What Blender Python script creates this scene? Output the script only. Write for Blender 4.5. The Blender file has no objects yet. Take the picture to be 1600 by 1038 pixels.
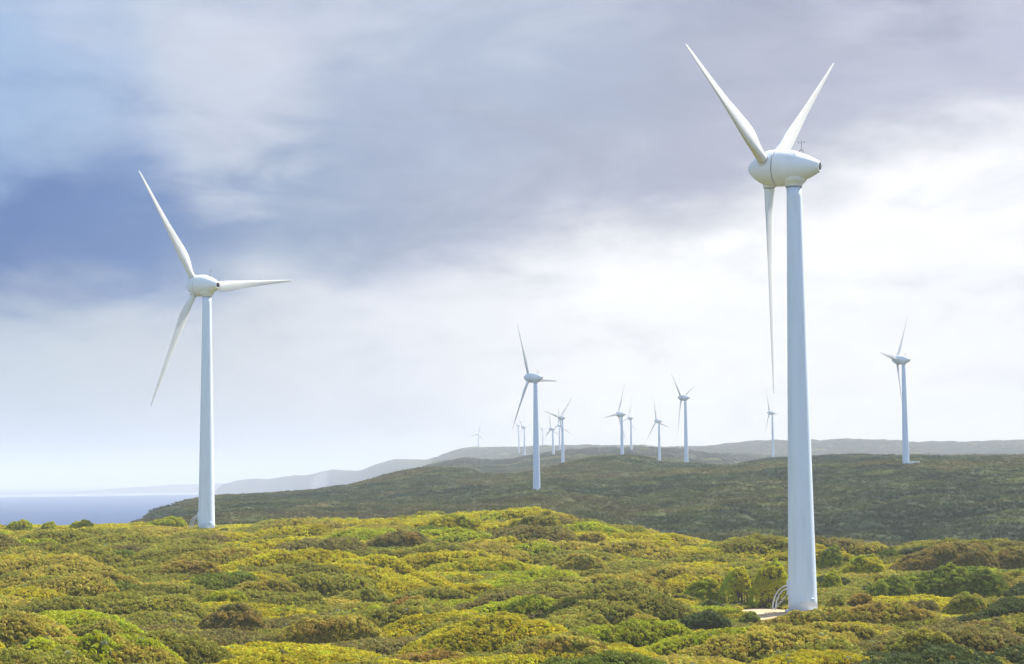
import bpy, bmesh, math, random
import numpy as np
from mathutils import Matrix, Vector

rng = np.random.default_rng(7)
random.seed(7)
SC = bpy.context.scene
COL = SC.collection
rad = math.radians

# ------------------------------------------------------------------ camera
EYE = 70.0                       # height of the lookout above the sea
FPX = 3000.0                     # focal length in photograph pixels (1600 wide)
PITCH = math.atan((748 - 519) / FPX)
ROLL = 0.010
Fv = np.array([0, math.cos(PITCH), math.sin(PITCH)])
U0 = np.array([0, -math.sin(PITCH), math.cos(PITCH)])
R0 = np.array([1.0, 0, 0])
Rv = R0 * math.cos(ROLL) - U0 * math.sin(ROLL)
Uv = U0 * math.cos(ROLL) + R0 * math.sin(ROLL)
cam = bpy.data.cameras.new('camera')
cam.lens = 36 * FPX / 1600
cam.sensor_width = 36
cam.clip_start = 0.5
cam.clip_end = 150000
camo = bpy.data.objects.new('camera', cam)
COL.objects.link(camo)
m = Matrix.Identity(4)
for i in range(3):
    m[i][0], m[i][1], m[i][2] = Rv[i], Uv[i], -Fv[i]
m[2][3] = EYE
camo.matrix_world = m
SC.camera = camo

# ------------------------------------------------------------------ render settings, sun, sky
SC.render.engine = 'CYCLES'
cy = SC.cycles
cy.max_bounces = 6
cy.diffuse_bounces = 3
cy.glossy_bounces = 2
cy.transmission_bounces = 3
cy.transparent_max_bounces = 6
cy.volume_bounces = 1
cy.use_denoising = True
cy.use_adaptive_sampling = True
cy.adaptive_threshold = 0.02
cy.caustics_reflective = False
cy.caustics_refractive = False
SC.view_settings.view_transform = 'Standard'
SC.view_settings.look = 'None'
SC.view_settings.exposure = 1.05
SC.view_settings.gamma = 1.0
SC.view_settings.use_curve_mapping = False

SUN_AZ, SUN_EL = 52.0, 48.0      # clockwise from the view direction; above the horizon
sv = Vector((math.sin(rad(SUN_AZ)) * math.cos(rad(SUN_EL)), math.cos(rad(SUN_AZ)) * math.cos(rad(SUN_EL)), math.sin(rad(SUN_EL))))
sun = bpy.data.lights.new('sun', 'SUN')
sun.energy = 5.0
sun.angle = rad(0.6)
sun.color = (1.0, 0.94, 0.84)
suno = bpy.data.objects.new('sun', sun)
suno.rotation_euler = (-sv).to_track_quat('-Z', 'Y').to_euler()
suno.location = (0, 0, 400)
COL.objects.link(suno)


def srgb(r, g, b, k=1.0):
    f = lambda c: ((c / 255 + 0.055) / 1.055) ** 2.4 if c > 10.3 else c / 255 / 12.92
    return (f(r) * k, f(g) * k, f(b) * k, 1)


class NT:
    """small node-tree writer"""
    def __init__(s, nt):
        s.nt = nt
        nt.nodes.clear()

    def n(s, t, **kw):
        nd = s.nt.nodes.new(t)
        ins = kw.pop('ins', {})
        for k, v in kw.items():
            setattr(nd, k, v)
        for k, v in ins.items():
            s.put(nd.inputs[k], v)
        return nd

    def put(s, sock, v):
        if isinstance(v, bpy.types.NodeSocket):
            s.nt.links.new(v, sock)
        else:
            sock.default_value = v

    def math(s, op, a, b=0.0, c=0.0, clamp=False):
        nd = s.nt.nodes.new('ShaderNodeMath')
        nd.operation = op
        nd.use_clamp = clamp
        s.put(nd.inputs[0], a)
        s.put(nd.inputs[1], b)
        s.put(nd.inputs[2], c)
        return nd.outputs[0]

    def mix(s, f, a, b, blend='MIX'):
        nd = s.nt.nodes.new('ShaderNodeMix')
        nd.data_type = 'RGBA'
        nd.blend_type = blend
        s.put(nd.inputs[0], f)
        s.put(nd.inputs[6], a)
        s.put(nd.inputs[7], b)
        return nd.outputs[2]

    def ramp(s, f, stops, interp='LINEAR'):
        nd = s.nt.nodes.new('ShaderNodeValToRGB')
        cr = nd.color_ramp
        cr.interpolation = interp
        while len(cr.elements) < len(stops):
            cr.elements.new(0.5)
        for e, (p, c) in zip(cr.elements, stops):
            e.position = p
            e.color = c if len(c) == 4 else (*c, 1)
        s.put(nd.inputs[0], f)
        return nd.outputs[0]

    def noise(s, vec, scale, detail=4, rough=0.5, dist=0.0):
        nd = s.nt.nodes.new('ShaderNodeTexNoise')
        s.put(nd.inputs['Vector'], vec)
        nd.inputs['Scale'].default_value = scale
        nd.inputs['Detail'].default_value = detail
        nd.inputs['Roughness'].default_value = rough
        nd.inputs['Distortion'].default_value = dist
        return nd.outputs['Fac']

    def sstep(s, x, a, b):
        nd = s.nt.nodes.new('ShaderNodeMapRange')
        nd.interpolation_type = 'SMOOTHSTEP'
        s.put(nd.inputs[0], x)
        nd.inputs[1].default_value = a
        nd.inputs[2].default_value = b
        return nd.outputs[0]


world = bpy.data.worlds.new('World')
SC.world = world
world.use_nodes = True
W = NT(world.node_tree)
tc = W.n('ShaderNodeTexCoord')
D = tc.outputs['Generated']
sx = W.n('ShaderNodeSeparateXYZ', ins={0: D})
X, Y, Z = sx.outputs[0], sx.outputs[1], sx.outputs[2]
sky = W.n('ShaderNodeTexSky', sky_type='NISHITA', sun_disc=False)
sky.sun_elevation = rad(SUN_EL)
sky.sun_rotation = rad(SUN_AZ)
sky.altitude = 70
sky.air_density = 1.0
sky.dust_density = 1.5
# clouds live in direction space: a lumpy bank whose lower edge climbs from left to right
mp = W.n('ShaderNodeMapping', ins={0: D})
mp.inputs['Scale'].default_value = (1.0, 1.0, 2.6)
CV = mp.outputs[0]
n1 = W.noise(CV, 4.5, 5, 0.5, 0.3)
n2 = W.noise(CV, 13.0, 6, 0.55, 0.4)
n3 = W.noise(CV, 32.0, 5, 0.55, 0.2)
wob = W.math('ADD', W.math('MULTIPLY', W.math('SUBTRACT', n1, 0.5), 0.09),
             W.math('ADD', W.math('MULTIPLY', W.math('SUBTRACT', n2, 0.5), 0.055), W.math('MULTIPLY', W.math('SUBTRACT', n3, 0.5), 0.02)))
g = lambda v: (v, v, v, 1)
px = lambda p: (p - 800) / 3000 * 0.97 + 0.5          # direction x (shifted by a half) of a photograph column
XF = W.math('ADD', X, 0.5)
XW = W.math('ADD', XF, W.math('MULTIPLY', W.math('SUBTRACT', n1, 0.5), 0.05))
edge = W.ramp(XF, [(0.0, g(0.072)), (px(0), g(0.082)), (px(300), g(0.094)), (px(700), g(0.112)), (px(1000), g(0.128)), (px(1300), g(0.158)), (px(1600), g(0.190)), (1.0, g(0.23))])
h = W.math('ADD', W.math('SUBTRACT', Z, edge), wob)     # height above the edge of the bank
low = W.ramp(XW, [(0.0, srgb(180, 192, 210)), (px(0), srgb(202, 214, 226)), (px(350), srgb(222, 228, 236)), (px(650), srgb(238, 241, 248, 1.1)), (px(950), srgb(254, 254, 255, 1.14)), (px(1300), srgb(254, 254, 255, 1.15)), (px(1600), srgb(252, 252, 255, 1.15)), (1.0, srgb(235, 238, 246))])
bank = W.ramp(XW, [(0.0, srgb(112, 142, 192)), (px(0), srgb(76, 117, 182)), (px(220), srgb(98, 134, 191)), (px(420), srgb(146, 168, 202)), (px(650), srgb(162, 175, 204)), (px(950), srgb(176, 183, 206)), (px(1250), srgb(188, 193, 212)), (px(1600), srgb(196, 200, 222)), (1.0, srgb(176, 184, 210))])
top = W.ramp(XW, [(0.0, srgb(150, 180, 222)), (px(0), srgb(158, 188, 228)), (px(250), srgb(178, 198, 228)), (px(450), srgb(188, 200, 224)), (px(850), srgb(176, 190, 216)), (px(1250), srgb(168, 175, 202)), (px(1600), srgb(145, 151, 180)), (1.0, srgb(138, 146, 175))])
hn = W.math('ADD', h, W.math('MULTIPLY', W.math('SUBTRACT', n2, 0.5), 0.06))
up = W.sstep(hn, 0.040, 0.115)
cl = W.mix(up, bank, top)
# thin paler streaks and lumps inside the bank, soft grey lumps in the bright part below it
lump = W.sstep(W.noise(CV, 7.0, 6, 0.55, 0.6), 0.47, 0.72)
cl = W.mix(W.math('MULTIPLY', lump, 0.50), cl, srgb(214, 220, 236))
grey = W.sstep(W.noise(CV, 10.0, 6, 0.6, 0.5), 0.48, 0.75)
lo2 = W.mix(W.math('MULTIPLY', grey, 0.38), low, srgb(204, 212, 226))
e1 = W.sstep(h, -0.026, 0.030)
# a pale break in the bank, upper left
bx = W.math('DIVIDE', W.math('SUBTRACT', XW, px(350)), 0.040)
bz = W.math('DIVIDE', W.math('ADD', W.math('SUBTRACT', Z, 0.205), W.math('MULTIPLY', W.math('SUBTRACT', n2, 0.5), 0.12)), 0.050)
bb = W.math('ADD', W.math('MULTIPLY', bx, bx), W.math('MULTIPLY', bz, bz))
cl = W.mix(W.math('MULTIPLY', W.sstep(bb, 2.2, 0.0), 0.7), cl, srgb(218, 224, 238))
fine = W.math('ADD', 0.89, W.math('MULTIPLY', W.noise(CV, 20.0, 9, 0.64, 0.9), 0.20))
fv = W.n('ShaderNodeCombineXYZ', ins={0: fine, 1: fine, 2: fine})
cc = W.mix(1.0, W.mix(e1, lo2, cl), fv.outputs[0], 'MULTIPLY')
cover = W.math('SUBTRACT', 1.0, W.math('MULTIPLY', W.sstep(W.math('ADD', Y, W.math('MULTIPLY', W.math('SUBTRACT', n1, 0.5), 0.8)), 0.35, -0.45), 0.85))
cover = W.math('MULTIPLY', cover, W.math('SUBTRACT', 1.0, W.math('MULTIPLY', W.sstep(Z, 0.4, 0.9), 0.35)))
bgs = W.n('ShaderNodeBackground', ins={0: sky.outputs[0], 1: 0.15})
bgc = W.n('ShaderNodeBackground', ins={0: cc, 1: 0.455})
ms = W.n('ShaderNodeMixShader', ins={0: cover, 1: bgs.outputs[0], 2: bgc.outputs[0]})
W.n('ShaderNodeOutputWorld', ins={0: ms.outputs[0]})


# ------------------------------------------------------------------ materials
def mat(name):
    mt = bpy.data.materials.new(name)
    mt.use_nodes = True
    return mt, NT(mt.node_tree)


def paint(name, col, rough=0.35, dirt=0.05, metallic=0.0):
    mt, t = mat(name)
    c = t.n('ShaderNodeTexCoord')
    mp = t.n('ShaderNodeMapping', ins={0: c.outputs['Object']})
    mp.inputs['Scale'].default_value = (1, 1, 0.12)
    a = t.noise(mp.outputs[0], 1.1, 6, 0.6)
    k = t.sstep(a, 0.42, 0.8)
    cc = t.mix(t.math('MULTIPLY', k, dirt * 4), (*col, 1), (col[0] * 0.72, col[1] * 0.72, col[2] * 0.68, 1))
    rr = t.math('ADD', rough, t.math('MULTIPLY', a, 0.15))
    p = t.n('ShaderNodeBsdfPrincipled', ins={'Base Color': cc, 'Roughness': rr, 'Metallic': metallic})
    t.n('ShaderNodeOutputMaterial', ins={0: p.outputs[0]})
    return mt


M_WHITE = paint('white_paint', (0.78, 0.81, 0.84), 0.32)
M_TOWER = paint('tower_paint_sky_tint', (0.66, 0.76, 0.90), 0.36, 0.10)  # white paint with the blue of the skylight put into its colour
M_BLADE = paint('blade_paint', (0.77, 0.78, 0.78), 0.38, 0.05)
M_DARK = paint('dark_gap', (0.025, 0.022, 0.03), 0.7)
M_SEAM = paint('seam_grey', (0.30, 0.31, 0.33), 0.6)
M_STEEL = paint('galvanised_steel', (0.50, 0.52, 0.54), 0.4, 0.1, 0.6)
M_CONC = paint('pale_concrete', (0.55, 0.54, 0.51), 0.9, 0.15)


def foliage_mat(name, src):
    """leaf material, colour from the tint each plant carries"""
    mt, t = mat(name)
    at = t.n('ShaderNodeAttribute', attribute_type=src, attribute_name='tint')
    geo = t.n('ShaderNodeNewGeometry')
    nz = t.noise(geo.outputs['Position'], 1.6, 3, 0.6)
    v = t.math('ADD', 0.72, t.math('MULTIPLY', nz, 0.55))
    cv = t.n('ShaderNodeCombineXYZ', ins={0: v, 1: v, 2: v})
    c = t.mix(1.0, at.outputs['Color'], cv.outputs[0], 'MULTIPLY')
    d = t.n('ShaderNodeBsdfPrincipled', ins={'Base Color': c, 'Roughness': 0.75, 'Specular IOR Level': 0.25 if src == 'INSTANCER' else 0.0})
    tr = t.n('ShaderNodeBsdfTranslucent', ins={0: c})
    mx = t.n('ShaderNodeMixShader', ins={0: 0.35, 1: d.outputs[0], 2: tr.outputs[0]})
    t.n('ShaderNodeOutputMaterial', ins={0: mx.outputs[0]})
    return mt


M_LEAF = foliage_mat('heath_leaves', 'INSTANCER')
M_UNDER = foliage_mat('heath_undergrowth', 'GEOMETRY')

mt, t = mat('woody_stems')
geo = t.n('ShaderNodeNewGeometry')
c = t.ramp(t.noise(geo.outputs['Position'], 3.0, 4), [(0.3, (0.07, 0.05, 0.038)), (0.7, (0.20, 0.16, 0.13))])
p = t.n('ShaderNodeBsdfPrincipled', ins={'Base Color': c, 'Roughness': 0.85})
t.n('ShaderNodeOutputMaterial', ins={0: p.outputs[0]})
M_STEM = mt

mt, t = mat('pale_gravel')
geo = t.n('ShaderNodeNewGeometry')
P = geo.outputs['Position']
c = t.ramp(t.noise(P, 0.5, 6, 0.65), [(0.3, (0.40, 0.27, 0.14)), (0.55, (0.48, 0.34, 0.20)), (0.75, (0.54, 0.41, 0.27))])
bp = t.n('ShaderNodeBump', ins={'Strength': 0.5, 'Distance': 0.05, 'Height': t.noise(P, 6, 6, 0.7)})
p = t.n('ShaderNodeBsdfPrincipled', ins={'Base Color': c, 'Roughness': 0.95, 'Normal': bp.outputs[0]})
t.n('ShaderNodeOutputMaterial', ins={0: p.outputs[0]})
M_GRAVEL = mt

mt, t = mat('scrubby_ground')
geo = t.n('ShaderNodeNewGeometry')
P = geo.outputs['Position']
a = t.noise(P, 0.012, 6, 0.6)
b = t.noise(P, 0.09, 6, 0.65)
c = t.ramp(a, [(0.35, (0.050, 0.055, 0.026)), (0.5, (0.075, 0.072, 0.034)), (0.65, (0.095, 0.078, 0.040))])
c = t.mix(t.sstep(b, 0.45, 0.7), c, (0.10, 0.092, 0.05, 1))
sa = t.n('ShaderNodeAttribute', attribute_name='sand')
sn = t.math('MULTIPLY', sa.outputs['Fac'], t.sstep(b, 0.3, 0.55))
c = t.mix(sn, c, (0.42, 0.38, 0.31, 1))
bp = t.n('ShaderNodeBump', ins={'Strength': 0.9, 'Distance': 4.0, 'Height': t.noise(P, 0.11, 6, 0.65)})
p = t.n('ShaderNodeBsdfPrincipled', ins={'Base Color': c, 'Roughness': 0.95, 'Specular IOR Level': 0.1, 'Normal': bp.outputs[0]})
t.n('ShaderNodeOutputMaterial', ins={0: p.outputs[0]})
M_GROUND = mt

mt, t = mat('sea_water')
geo = t.n('ShaderNodeNewGeometry')
P = geo.outputs['Position']
mp = t.n('ShaderNodeMapping', ins={0: P})
mp.inputs['Scale'].default_value = (0.35, 1, 1)
w = t.noise(mp.outputs[0], 0.05, 8, 0.7)
w2 = t.noise(mp.outputs[0], 0.004, 5, 0.6)
c = t.ramp(w2, [(0.3, (0.002, 0.036, 0.130)), (0.7, (0.004, 0.055, 0.175))])
cap = t.sstep(t.noise(mp.outputs[0], 0.03, 8, 0.75), 0.665, 0.70)
c = t.mix(t.math('MULTIPLY', cap, 0.7), c, (0.7, 0.75, 0.8, 1))
bp = t.n('ShaderNodeBump', ins={'Strength': 1.0, 'Distance': 6.0, 'Height': w})
p = t.n('ShaderNodeBsdfPrincipled', ins={'Base Color': c, 'Roughness': 0.5, 'Specular IOR Level': 0.12, 'Normal': bp.outputs[0]})
t.n('ShaderNodeOutputMaterial', ins={0: p.outputs[0]})
M_SEA = mt
M_FOAM = paint('surf_foam', (0.32, 0.35, 0.38), 0.9, 0.02)

mt, t = mat('cloud_vapour')
d = t.n('ShaderNodeBsdfDiffuse', ins={0: (0.85, 0.85, 0.87, 1)})
tr = t.n('ShaderNodeBsdfTranslucent', ins={0: (0.80, 0.82, 0.86, 1)})
mx = t.n('ShaderNodeMixShader', ins={0: 0.5, 1: d.outputs[0], 2: tr.outputs[0]})
thin = t.n('ShaderNodeBsdfTransparent')
mx = t.n('ShaderNodeMixShader', ins={0: 0.68, 1: mx.outputs[0], 2: thin.outputs[0]})
t.n('ShaderNodeOutputMaterial', ins={0: mx.outputs[0]})
M_CLOUD = mt


# ------------------------------------------------------------------ helpers
def link(name, me, parent=None, **props):
    o = bpy.data.objects.new(name, me)
    COL.objects.link(o)
    if parent:
        o.parent = parent
    for k, v in props.items():
        o[k] = v
    return o


def grid_faces(nr, nc, wrap=False):
    r = np.arange(nr - 1)[:, None]
    c = np.arange(nc if wrap else nc - 1)[None, :]
    c2 = (c + 1) % nc
    f = np.stack([r * nc + c, r * nc + c2, (r + 1) * nc + c2, (r + 1) * nc + c], -1)
    return f.reshape(-1, 4)


def quick_mesh(name, v, f, material, smooth=True, nloose=0):
    """mesh from arrays (all faces the same size)"""
    v = np.asarray(v, np.float32).reshape(-1, 3)
    f = np.asarray(f, np.int32)
    me = bpy.data.meshes.new(name)
    me.vertices.add(len(v))
    me.vertices.foreach_set('co', v.ravel())
    if len(f):
        n = f.shape[1]
        me.loops.add(f.size)
        me.loops.foreach_set('vertex_index', f.ravel())
        me.polygons.add(len(f))
        me.polygons.foreach_set('loop_start', np.arange(len(f), dtype=np.int32) * n)
        me.polygons.foreach_set('use_smooth', np.full(len(f), smooth))
    me.update(calc_edges=True)
    me.materials.append(material)
    return me


def attr(me, name, typ, data, dom='POINT'):
    a = me.attributes.new(name, typ, dom)
    key = {'FLOAT_COLOR': 'color', 'FLOAT_VECTOR': 'vector'}.get(typ, 'value')
    a.data.foreach_set(key, np.ascontiguousarray(data).ravel())


def lat(ix, iy, seed):
    h = (ix * 374761393 + iy * 668265263 + seed * 974711) & 0xffffffff
    h = ((h ^ (h >> 13)) * 1274126177) & 0xffffffff
    h = h ^ (h >> 16)
    return (h & 0xffff) / 65535.0


def vnoise(x, y, seed=0):
    xi = np.floor(x).astype(np.int64)
    yi = np.floor(y).astype(np.int64)
    fx, fy = x - xi, y - yi
    fx = fx * fx * fx * (fx * (fx * 6 - 15) + 10)
    fy = fy * fy * fy * (fy * (fy * 6 - 15) + 10)
    a, b = lat(xi, yi, seed), lat(xi + 1, yi, seed)
    c, d = lat(xi, yi + 1, seed), lat(xi + 1, yi + 1, seed)
    return (a + (b - a) * fx) * (1 - fy) + (c + (d - c) * fx) * fy


def fbm(x, y, seed=0, octv=4, gain=0.5):
    s, a, n = 0, 1.0, 0
    for k in range(octv):
        s = s + a * (vnoise(x * 2 ** k + 17.3 * k, y * 2 ** k - 9.1 * k, seed + k) - 0.5)
        n += a
        a *= gain
    return s / n * 2


# ------------------------------------------------------------------ terrain height
def ray_slope(Xp, yp):
    """rise per metre of horizontal distance along the sight line of a photograph point"""
    v = Fv[None] + Rv[None] * ((Xp - 800) / FPX)[:, None] - Uv[None] * ((yp - 519) / FPX)[:, None]
    return v[:, 2] / np.hypot(v[:, 0], v[:, 1]), np.arctan2(v[:, 0], v[:, 1])


XS = np.linspace(-100, 1700, 451)
I = lambda pts: np.interp(XS, [p[0] for p in pts], [p[1] for p in pts])


def zof(r, y):
    s, _ = ray_slope(XS, y)
    return EYE + s * r


K = []       # (r, z) arrays over XS
one = np.ones_like(XS)
K.append((12 * one, 67.6 * one))
K.append((60 * one, 58.5 * one))
K.append((120 * one, 52.6 * one))
K.append((200 * one, zof(200 * one, I([(0, 1035), (400, 1040), (1257, 1046), (1600, 1050)]))))
K.append((285 * one, zof(285 * one, I([(0, 930), (400, 925), (800, 935), (1100, 953), (1257, 957), (1600, 957)]))))
K.append((350 * one, zof(350 * one, I([(0, 872), (400, 868), (800, 878), (1100, 893), (1257, 900), (1600, 900)]))))
r6 = I([(0, 500), (322, 500), (600, 470), (800, 440), (950, 400), (1100, 392), (1257, 390), (1600, 390)])
y6 = I([(0, 828), (100, 828), (200, 828), (322, 826), (450, 829), (600, 829), (700, 819), (800, 814), (870, 821), (950, 850), (1100, 860), (1200, 866), (1257, 870), (1400, 874), (1500, 868), (1600, 866)])
K.append((r6, zof(r6, y6)))
left = np.clip((XS - 170) / 60, 0, 1)          # 0 where the land falls into the sea
r7 = r6 * 1.25
K.append((r7, zof(r7, y6 + 20) * left + (1 - left) * 20))
r8 = r6 * 1.45 + 60
K.append((r8, zof(r8, y6 + 4) * left + (1 - left) * -8))
r9 = 1120 * one
y9 = I([(190, 840), (250, 826), (345, 799), (500, 792), (675, 782), (837, 766), (1000, 758), (1100, 752), (1257, 745), (1410, 735), (1600, 736)])
K.append((r9, zof(r9, y9) * left + (1 - left) * -8))
r10 = I([(190, 1250), (345, 1400), (500, 1500), (675, 1600), (760, 1450), (870, 1450), (940, 1600), (1068, 1700), (1150, 2000), (1210, 2500), (1700, 2500)])
y10 = I([(190, 826), (250, 809), (300, 789), (345, 779), (400, 776), (450, 774), (500, 769), (560, 759), (600, 749), (650, 736), (675, 732), (700, 736), (740, 748), (780, 751), (830, 745), (870, 738), (900, 725), (935, 717), (970, 717), (990, 721), (1010, 728), (1050, 730), (1100, 731), (1150, 733), (1200, 722), (1250, 720), (1300, 718), (1450, 720), (1600, 719)])
y10 = y10 + 4
K.append((r10, zof(r10, y10) * left + (1 - left) * -8))
r11 = r10 * 1.15
l11 = np.clip((XS - 560) / 80, 0, 1)
K.append((r11, zof(r11, y10 + 16) * l11 + (1 - l11) * I([(190, -8), (700, -8)])))
r12 = I([(600, 3600), (1100, 3600), (1200, 3900), (1600, 3900)])
y12 = I([(600, 765), (640, 745), (692, 727), (720, 722), (760, 724), (800, 722), (850, 713), (900, 708), (1002, 705), (1040, 705), (1080, 711), (1150, 714), (1300, 716), (1600, 716)])
y12 = y12 + 3
K.append((r12, zof(r12, y12) * l11 + (1 - l11) * -8))
r14 = I([(340, 9200), (500, 8000), (610, 7000), (734, 5800), (850, 5500), (1600, 5500)])
y14 = I([(345, 755), (369, 750), (397, 746), (419, 747), (447, 743), (487, 740), (517, 733), (562, 732), (586, 722), (610, 716), (665, 715), (713, 706), (734, 702), (792, 701), (878, 698), (947, 699), (1050, 701), (1119, 698), (1143, 694), (1205, 690), (1270, 690), (1311, 688.5), (1373, 691), (1421, 695), (1480, 694), (1559, 691), (1600, 692)])
y14 = y14 + 2
l14 = np.clip((XS - 325) / 22, 0, 1)
r13 = r14 * I([(560, 0.94), (780, 0.76)])
K.append((r13, zof(r13, y12 + 7) * l11 + (1 - l11) * (-3)))
K.append((r14, zof(r14, y14) * l14 + (1 - l14) * -8))
r15 = r14 * 1.12
K.append((r15, (zof(r14, y14) - 14) * l14 + (1 - l14) * -8))
K.append((12600 * one, -6 * one))
y16 = I([(-100, 773), (60, 771), (122, 768), (156, 766), (200, 762), (237, 760), (266, 757), (310, 757), (345, 756), (380, 757)])
l16 = np.clip((XS + 120) / 60, 0, 1) * np.clip((420 - XS) / 40, 0, 1)
K.append((13400 * one, zof(13400 * one, y16) * l16 + (1 - l16) * -8))
K.append((17000 * one, -12 * one))
K.append((40000 * one, -60 * one))
NL = 900
LR = np.linspace(math.log(10), math.log(40000), NL)


def pchip(xk, yk, x):
    h = np.diff(xk)
    d = np.diff(yk) / h
    m_ = np.zeros_like(yk)
    for i in range(1, len(xk) - 1):
        if d[i - 1] * d[i] > 0:
            w1, w2 = 2 * h[i] + h[i - 1], h[i] + 2 * h[i - 1]
            m_[i] = (w1 + w2) / (w1 / d[i - 1] + w2 / d[i])
    m_[0], m_[-1] = d[0], d[-1]
    j = np.clip(np.searchsorted(xk, x) - 1, 0, len(h) - 1)
    t_ = np.clip((x - xk[j]) / h[j], 0, 1)
    a, b = t_ * t_ * (3 - 2 * t_), t_ * (1 - t_)
    return yk[j] * (1 - a) + yk[j + 1] * a + h[j] * b * (m_[j] * (1 - t_) - m_[j + 1] * t_)


TAB = np.zeros((len(XS), NL))
KR, KZ = np.array([k[0] for k in K]).T, np.array([k[1] for k in K]).T
for i in range(len(XS)):
    TAB[i] = pchip(np.log(KR[i]), KZ[i], LR)


def T(x, y, rough=True):
    """height of the bare ground"""
    x, y = np.asarray(x, float), np.asarray(y, float)
    r = np.maximum(np.hypot(x, y), 12)
    az = np.arctan2(x, y)
    Xp = np.where(np.abs(az) < 1.2, 800 + FPX * np.tan(np.clip(az, -1.2, 1.2)), np.sign(az) * 9999)
    back = np.clip((np.abs(az) - 1.6) / 1.5, 0, 1) * 0.5
    lr = (np.log(r) - LR[0]) / (LR[1] - LR[0])
    j = np.clip(lr.astype(int), 0, NL - 2)
    tj = np.clip(lr - j, 0, 1)

    def look(q):
        q = np.clip((q - XS[0]) / (XS[1] - XS[0]), 0, len(XS) - 1.001)
        i = q.astype(int)
        ti = q - i
        return (TAB[i, j] * (1 - tj) + TAB[i, j + 1] * tj) * (1 - ti) + (TAB[i + 1, j] * (1 - tj) + TAB[i + 1, j + 1] * tj) * ti
    z = look(Xp) * (1 - back) + look(1600 - Xp) * back
    if rough:
        a = np.clip((r - 520) / 500, 0, 1)
        z = z + a * 2.2 * fbm(x / 60, y / 95, 3, 4) * np.clip(z / 25, 0, 1)
        b = np.clip((r - 1900) / 1500, 0, 1)
        z = z + b * 7 * fbm(x / 160, y / 420, 9, 5, 0.55) * np.clip(z / 40, 0, 1)
        z = z + 0.35 * fbm(x / 14, y / 14, 21, 2)
        pad = np.clip(1.5 - np.hypot((x - 38) / 10.5, (y - 271) / 15), 0, 1)
        z = z * (1 - pad) + (50.6 + np.minimum(y - 275, 0) * 0.03) * pad
    return z


def place(Xp, yp):
    """where the sight line of a photograph point meets the near ground"""
    s, az = ray_slope(np.array([float(Xp)]), np.array([float(yp)]))
    rr = np.arange(130, 640, 0.5)
    xx, yy = rr * math.sin(az[0]), rr * math.cos(az[0])
    dz = T(xx, yy) - (EYE + s[0] * rr)
    hit = np.where(dz >= 0)[0]
    i = hit[0] if len(hit) else int(np.argmax(dz[:700]))
    return xx[i], yy[i], rr[i]


azs = np.concatenate([np.linspace(-180, -50, 40, endpoint=False), np.linspace(-50, -17, 40, endpoint=False), np.linspace(-17, 17, 560), np.linspace(17, 50, 41)[1:], np.linspace(50, 180, 40, endpoint=False)[1:]])
rows = np.exp(np.linspace(math.log(6), math.log(38000), 620))
A_, R_ = np.meshgrid(np.radians(azs), rows)
gx, gy = R_ * np.sin(A_), R_ * np.cos(A_)
gz = T(gx, gy)
me = quick_mesh('ground', np.stack([gx, gy, gz], -1), grid_faces(*gx.shape, wrap=True), M_GROUND)
Xg = 800 + FPX * np.tan(np.clip(A_, -1.2, 1.2))
sand = np.clip(1 - np.hypot((Xg - 497 + (R_ - 7800) * 0.02) / 16, (R_ - 7780) / 240), 0, 1) * 2.5
sand = np.clip(sand, 0, 1)
bare = (fbm(gx / 25, gy / 40, 77, 4) > 0.50) & (R_ > 600) & (R_ < 2600)
sand = np.maximum(sand, bare * 0.0)
attr(me, 'sand', 'FLOAT', sand)
link('ground', me, kind='structure')

# sea: a disc to beyond the horizon
ang = np.radians(np.linspace(0, 360, 180, endpoint=False))
rr = np.array([1, 400, 1000, 3000, 8000, 20000, 60000])
A2, R2 = np.meshgrid(ang, rr)
link('sea', quick_mesh('sea', np.stack([R2 * np.sin(A2), R2 * np.cos(A2), 0 * R2], -1), grid_faces(len(rr), 180, True), M_SEA), kind='structure')

# surf along the far beach
bm = bmesh.new()
for q in range(150):
    Xp = rng.uniform(-60, 420)
    az = math.atan((Xp - 800) / FPX)
    r = rng.choice([10300, 10900, 11600]) + rng.uniform(-180, 180)
    w_, d_ = rng.uniform(40, 190), rng.uniform(25, 110)
    cx, cy_ = r * math.sin(az), r * math.cos(az)
    n = 12
    vs = []
    for k in range(n):
        a = 2 * math.pi * k / n
        j = rng.uniform(0.7, 1.15)
        vs.append(bm.verts.new((cx + math.cos(a) * w_ * j, cy_ + math.sin(a) * d_ * j, 0.4 + 0.02 * q)))
    tp = bm.verts.new((cx, cy_, 1.2 + 0.02 * q + rng.uniform(0, 2.0)))
    for k in range(n):
        bm.faces.new((vs[k], vs[(k + 1) % n], tp))
me = bpy.data.meshes.new('surf')
bm.to_mesh(me)
bm.free()
me.materials.append(M_FOAM)
link('surf', me, kind='stuff', label='white surf breaking along the distant beach')

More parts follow.
